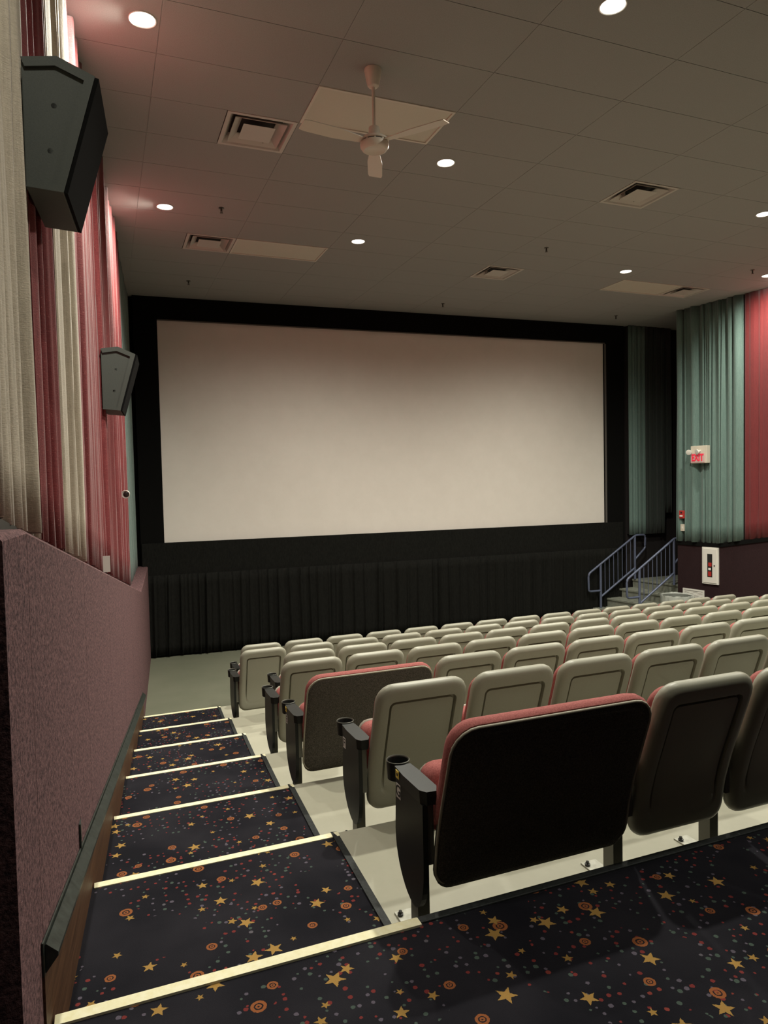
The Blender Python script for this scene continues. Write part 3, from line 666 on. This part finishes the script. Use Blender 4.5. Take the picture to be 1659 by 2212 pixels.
def seat(Wd, T, love, loc, label, group, end=None, sticker=False, detail=True):
    o = thing('loveseat' if love else 'theater_chair', label, 'loveseat' if love else 'seat', loc, 0, group)
    bk = link('back_shell', T['shell'], o)
    if love: link('piping', T['piping'], bk)
    link('back_cushion', T['cushion'], o)
    st = link('seat_cushion', T['seat'], o); link('seat_pan', T['pan'], st)
    am = link('armrest', ARM, o); link('cup_holder', CUP, am, (0, .362, AT)); link('cup_rim', RIM, am, (0, .362, AT))
    lg = link('leg', LEG, o); ft = link('foot_plate', FOOT, lg); link('bolt', BOLT, lg, (-.026, .305, 0))
    if end is not None:
        pn = link('end_panel', PANEL, o)
        if end:
            s_ = MB(); s_.box(-.0352, -.0342, .258, .298, .492, .548); s_.build('row_sticker', 'sticker', pn)
            tx = link('row_letter', text_mesh(end, .062, 'ink', .0003, .001), pn); face_minus_x(tx, -.0356, .278, .520)
            tx['label'] = f'black letter {end} on white sticker'
        if sticker:
            s_ = MB(); s_.box(-.0392, -.0372, .262, .292, AT-.034, AT-.004); s_.build('yellow_sticker', 'yellow', am)
            s_ = MB(); s_.box(-.0397, -.0391, .270, .283, AT-.024, AT-.013); s_.build('sticker_mark', 'ink', am)
    return o
ORD = ['first', 'second', 'third', 'fourth', 'fifth', 'sixth', 'seventh', 'eighth', 'ninth', 'tenth', 'eleventh', 'twelfth', 'thirteenth', 'fourteenth', 'fifteenth', 'sixteenth', 'seventeenth']
ROWS = [('G', 1.062, True, 'G', True), ('F', 1.188, False, 'F', False), ('E', 1.128, True, 'E', True), ('D', 1.208, False, '', False), ('C', 1.480, False, '', False), ('B', 1.262, False, '', False), ('A', 1.455, False, '', False)]
def vis(x, y, z):
    d = Vector((x, y, z-CZ)); c = d.dot(fwd); return 1659/2+FPX*d.dot(rt)/c
ROWN = ['nearest row', 'second nearest row', 'third nearest row', 'fourth nearest row', 'fifth nearest row', 'second farthest row', 'farthest row']
for i, (L_, x, love, let, stk) in enumerate(ROWS):
    z = ZN[i+1] if i < 6 else 0.0; k_ = 0
    while x < 9.3 and vis(x, YN[i]-.13, z+.85) < 1680:
        lv = love and k_ == 0; Wd = .90 if lv else PW
        lab = f'red loveseat with charcoal fabric back at the aisle end of the {ROWN[i]}' if lv else f'grey backed cinema seat, {ORD[k_]} from the stepped aisle in the {ROWN[i]}'
        seat(Wd, LOVE if lv else SINGLE, lv, (x, YN[i], z), lab, 'loveseats at the aisle' if lv else f'grey seats in the {ROWN[i]}', (let if k_ == 0 else None), stk and k_ == 0)
        x += Wd; k_ += 1

# ================================================================== EXIT STEPS, RAILS AND FITTINGS ON THE RIGHT
o = thing('exit_stairs', 'four grey concrete steps beside the screen leading up to the exit', 'stairs', (0, 0, 0))
sx = [9.25, 9.60, 9.92, 10.26]; RZ = .175
for j in range(4):
    ya, yb = 11.82, 10.62; x0 = sx[j]; x1 = sx[j+1]+.02 if j < 3 else 12.45; off = .157*(ya-yb)
    yb2 = yb
    m_ = MB(); m_.hexa([(x0+.02, ya, 0), (x0+off+.02, yb2, 0), (x1+off, yb2, 0), (x1, ya, 0)], [(x0+.02, ya, RZ*(j+1)-.04), (x0+off+.02, yb2, RZ*(j+1)-.04), (x1+off, yb2, RZ*(j+1)-.04), (x1, ya, RZ*(j+1)-.04)])
    st = m_.build('step', 'step', o)
    m_ = MB(); m_.hexa([(x0, ya, RZ*(j+1)-.04), (x0+off, yb2, RZ*(j+1)-.04), (x1+off, yb2, RZ*(j+1)-.04), (x1, ya, RZ*(j+1)-.04)], [(x0, ya, RZ*(j+1)), (x0+off, yb2, RZ*(j+1)), (x1+off, yb2, RZ*(j+1)), (x1, ya, RZ*(j+1))])
    bevel(m_.build('tread', 'step', st), .006)

def arc(p, a, b, r=.05, n=4):
    """round the corner a-p-b"""
    p, a, b = Vector(p), Vector(a), Vector(b); u = (a-p).normalized()*r; v_ = (b-p).normalized()*r
    return [p+u*(1-t)**2+v_*t**2 for t in [i/n for i in range(n+1)]]
def handrail(x1, x2, y, label):
    o = thing('stair_handrail', label, 'handrail', (0, y, 0), group='handrails of the exit steps')
    z1, z2 = 1.075, 1.615; sl = (z2-z1)/(x2-x1); xe = x1-.30; ze = z1-.30*sl
    K = [(x2+.22, 0, z2+.005), (x2+.02, 0, z2+.005), (xe, 0, ze), (xe, 0, .53), (x1, 0, .53)]
    pts = [K[0]]+arc(K[1], K[0], K[2])+arc(K[2], K[1], K[3], .06)+arc(K[3], K[2], K[4], .06)+[K[4]]
    m_ = MB(); m_.tube(pts, .021, 12); m_.build('top_rail', 'rail_blue', o, 60)
    for xx, zt_, zb_ in ((x1, z1, RZ), (x2, z2, RZ*4)):
        m_ = MB(); m_.tube([(xx, 0, zb_), (xx, 0, zt_)], .024, 12); m_.build('post', 'rail_blue', o, 60)
    m_ = MB(); m_.tube([(x1, 0, .40), (x2, 0, .94)], .021, 12); m_.build('lower_rail', 'rail_blue', o, 60)
    for q in range(1, 8):
        t_ = q/8; xx = x1+(x2-x1)*t_
        m_ = MB(); m_.tube([(xx, 0, .40+.54*t_), (xx, 0, z1+(z2-z1)*t_)], .0075, 8); m_.build('baluster', 'rail_blue', o, 60)
    K = [(x2+.20, 0, z2+.005), (x2+.27, 0, z2-.0), (x2+.27, 0, z2-.27), (x2, 0, z2-.50)]
    pts = [K[0]]+arc(K[1], K[0], K[2], .05)+arc(K[2], K[1], K[3], .05)+[K[3]]
    m_ = MB(); m_.tube(pts, .021, 12); m_.build('return_rail', 'rail_blue', o, 60)
handrail(9.39, 10.27, 11.74, 'blue grey steel handrail on the screen side of the exit steps')
handrail(9.50, 10.355, 10.74, 'blue grey steel handrail on the seat side of the exit steps')

rz = math.atan(.157)           # things on the right wall: local x points into the room (-X), y along the wall
def onright(y, z, out=.0): return (XR(y)-out, y, z)
def wall_thing(name, label, cat, y, z, out): return thing(name, label, cat, onright(y, z, out), rz)
# exit sign (local -x is towards the room)
o = wall_thing('exit_sign', 'beige emergency light unit with glowing red exit sign on the teal drape', 'exit sign', 9.95, 3.06, .06)
m_ = MB(); m_.box(-.10, 0, -.165, .165, .0, .32); bevel(m_.build('housing', 'beige', o), .006)
m_ = MB(); m_.box(-.108, -.100, -.125, .158, .012, .185); m_.build('sign_face', 'exit_face', o)
tx = link('lettering', text_mesh('EXIT', .165, 'exit_red', .002, .006), o); face_minus_x(tx, -.111, .018, .098); tx.scale = (.72, 1.05, 1); tx['label'] = 'red letters reading EXIT'
for yy in (.19, -.03):
    m_ = MB(); m_.lathe([(.012, 0), (.018, .015), (.045, .055), (.05, .075), (.044, .078), (0, .068)], n=18); m_.build('lamp_head', 'white', o, 45, (-.10, yy, .225), (0, math.radians(-105), math.radians(25 if yy > 0 else -20)))
    m_ = MB(); m_.tube([(-.06, yy*.8, .25), (-.11, yy, .225)], .014, 8); m_.build('lamp_arm', 'white', o, 60)
o = wall_thing('fire_alarm', 'small red fire alarm pull station on the teal drape edge', 'fire alarm', 10.37, 2.03, .045)
m_ = MB(); m_.box(-.045, 0, -.05, .05, 0, .15); bevel(m_.build('body', 'alarm', o), .006)
m_ = MB(); m_.box(-.058, -.045, -.028, .028, .035, .06); m_.build('handle', 'sticker', o)
m_ = MB(); m_.lathe([(.018, 0), (.018, .006), (0, .008)], n=14); m_.build('window', 'ink', o, 40, (-.044, 0, .11), (0, -math.pi/2, 0))
o = wall_thing('switch_plate', 'cream blank wall plate below the red fire alarm', 'switch plate', 10.37, 1.79, .045)
m_ = MB(); m_.box(-.014, 0, -.042, .042, 0, .13); bevel(m_.build('plate', 'beige', o), .004)
m_ = MB(); m_.box(-.018, -.013, -.012, .012, .045, .085); m_.build('rocker', 'white', o)
# extinguisher cabinet
o = wall_thing('extinguisher_cabinet', 'white fire extinguisher cabinet with narrow window on the dark wall', 'cabinet', 9.815, .835, .012)
m_ = MB(); m_.box(-.030, 0, -.165, .165, 0, .68); bevel(m_.build('frame', 'white', o), .004)
m_ = MB(); e = .028; wy, z0, z1 = .052, .13, .56
for (a, b, c_, d_) in ((-.165+e, -wy, e, .68-e), (wy, .165-e, e, .68-e), (-wy, wy, e, z0), (-wy, wy, z1, .68-e)): m_.box(-.040, -.030, a, b, c_, d_)
dr = m_.build('door', 'white', o)
m_ = MB(); m_.box(-.036, -.0335, -wy, wy, z0, z1); m_.build('window_pane', 'glass', dr)
m_ = MB(); m_.lathe([(.012, 0), (.012, .01), (0, .012)], n=12); m_.build('latch', 'ink', dr, 40, (-.04, -.095, .35), (0, -math.pi/2, 0))
m_ = MB(); m_.box(-.0385, -.0365, -.03, .035, .15, .235); m_.build('red_label', 'alarm', dr)
m_ = MB(); m_.box(-.0385, -.0365, -.035, .03, .33, .40); m_.build('red_label', 'alarm', dr)
m_ = MB(); m_.box(-.0385, -.0365, -.02, .03, .26, .30); m_.build('grey_label', 'sticker', dr)
# return air grille
o = wall_thing('wall_grille', 'white louvred return air grille low on the dark wall', 'grille', 10.17, .25, .012)
m_ = MB(); W_, Hh = .225, .45
for a in ((-W_, W_, 0, .03), (-W_, W_, Hh-.03, Hh), (-W_, -W_+.03, .03, Hh-.03), (W_-.03, W_, .03, Hh-.03)): m_.box(-.018, 0, *a)
m_.build('frame', 'white', o)
m_ = MB(); m_.box(-.004, 0, -W_+.03, W_-.03, .03, Hh-.03); m_.build('backing', 'vent_dark', o)
sl_ = MB(); sl_.add([(-.016, -W_+.03, 0), (-.016, W_-.03, 0), (-.004, W_-.03, .016), (-.004, -W_+.03, .016), (-.014, -W_+.03, -.002), (-.014, W_-.03, -.002), (-.002, W_-.03, .014), (-.002, -W_+.03, .014)], [(0, 1, 2, 3), (7, 6, 5, 4), (0, 4, 5, 1), (1, 5, 6, 2), (2, 6, 7, 3), (3, 7, 4, 0)]); sl_me = sl_.mesh('slat', 'white')
for q in range(17): link('slat', sl_me, o, (0, 0, .034+q*.0225))

# round bin with a clear liner
o = thing('waste_bin', 'round bin with a clear plastic liner folded over its rim by the steps', 'bin', (9.83, 10.12, 0))
m_ = MB(); m_.lathe([(.20, 0), (.265, .60), (.272, .615), (.262, .618), (.195, .012), (0, .012)], n=36); m_.build('bin_body', 'bin', o, 50)
rng = random.Random(5); m_ = MB(); n = 60; rings = []
for (r, z, a) in ((.235, .30, .002), (.262, .55, .003), (.268, .632, .006), (.280, .642, .010), (.290, .625, .012), (.292, .52, .016), (.290, .44, .022)):
    rings.append([((r+a*rng.uniform(-1, 1))*math.cos(2*math.pi*j/n), (r+a*rng.uniform(-1, 1))*math.sin(2*math.pi*j/n), z+a*.8*rng.uniform(-1, 1)) for j in range(n)])
vs = [p for g in rings for p in g]; fs = []
for i in range(len(rings)-1):
    for j in range(n): fs.append((i*n+j, i*n+(j+1) % n, (i+1)*n+(j+1) % n, (i+1)*n+j))
m_.add(vs, fs); m_.build('bin_liner', 'bag', o, 80)
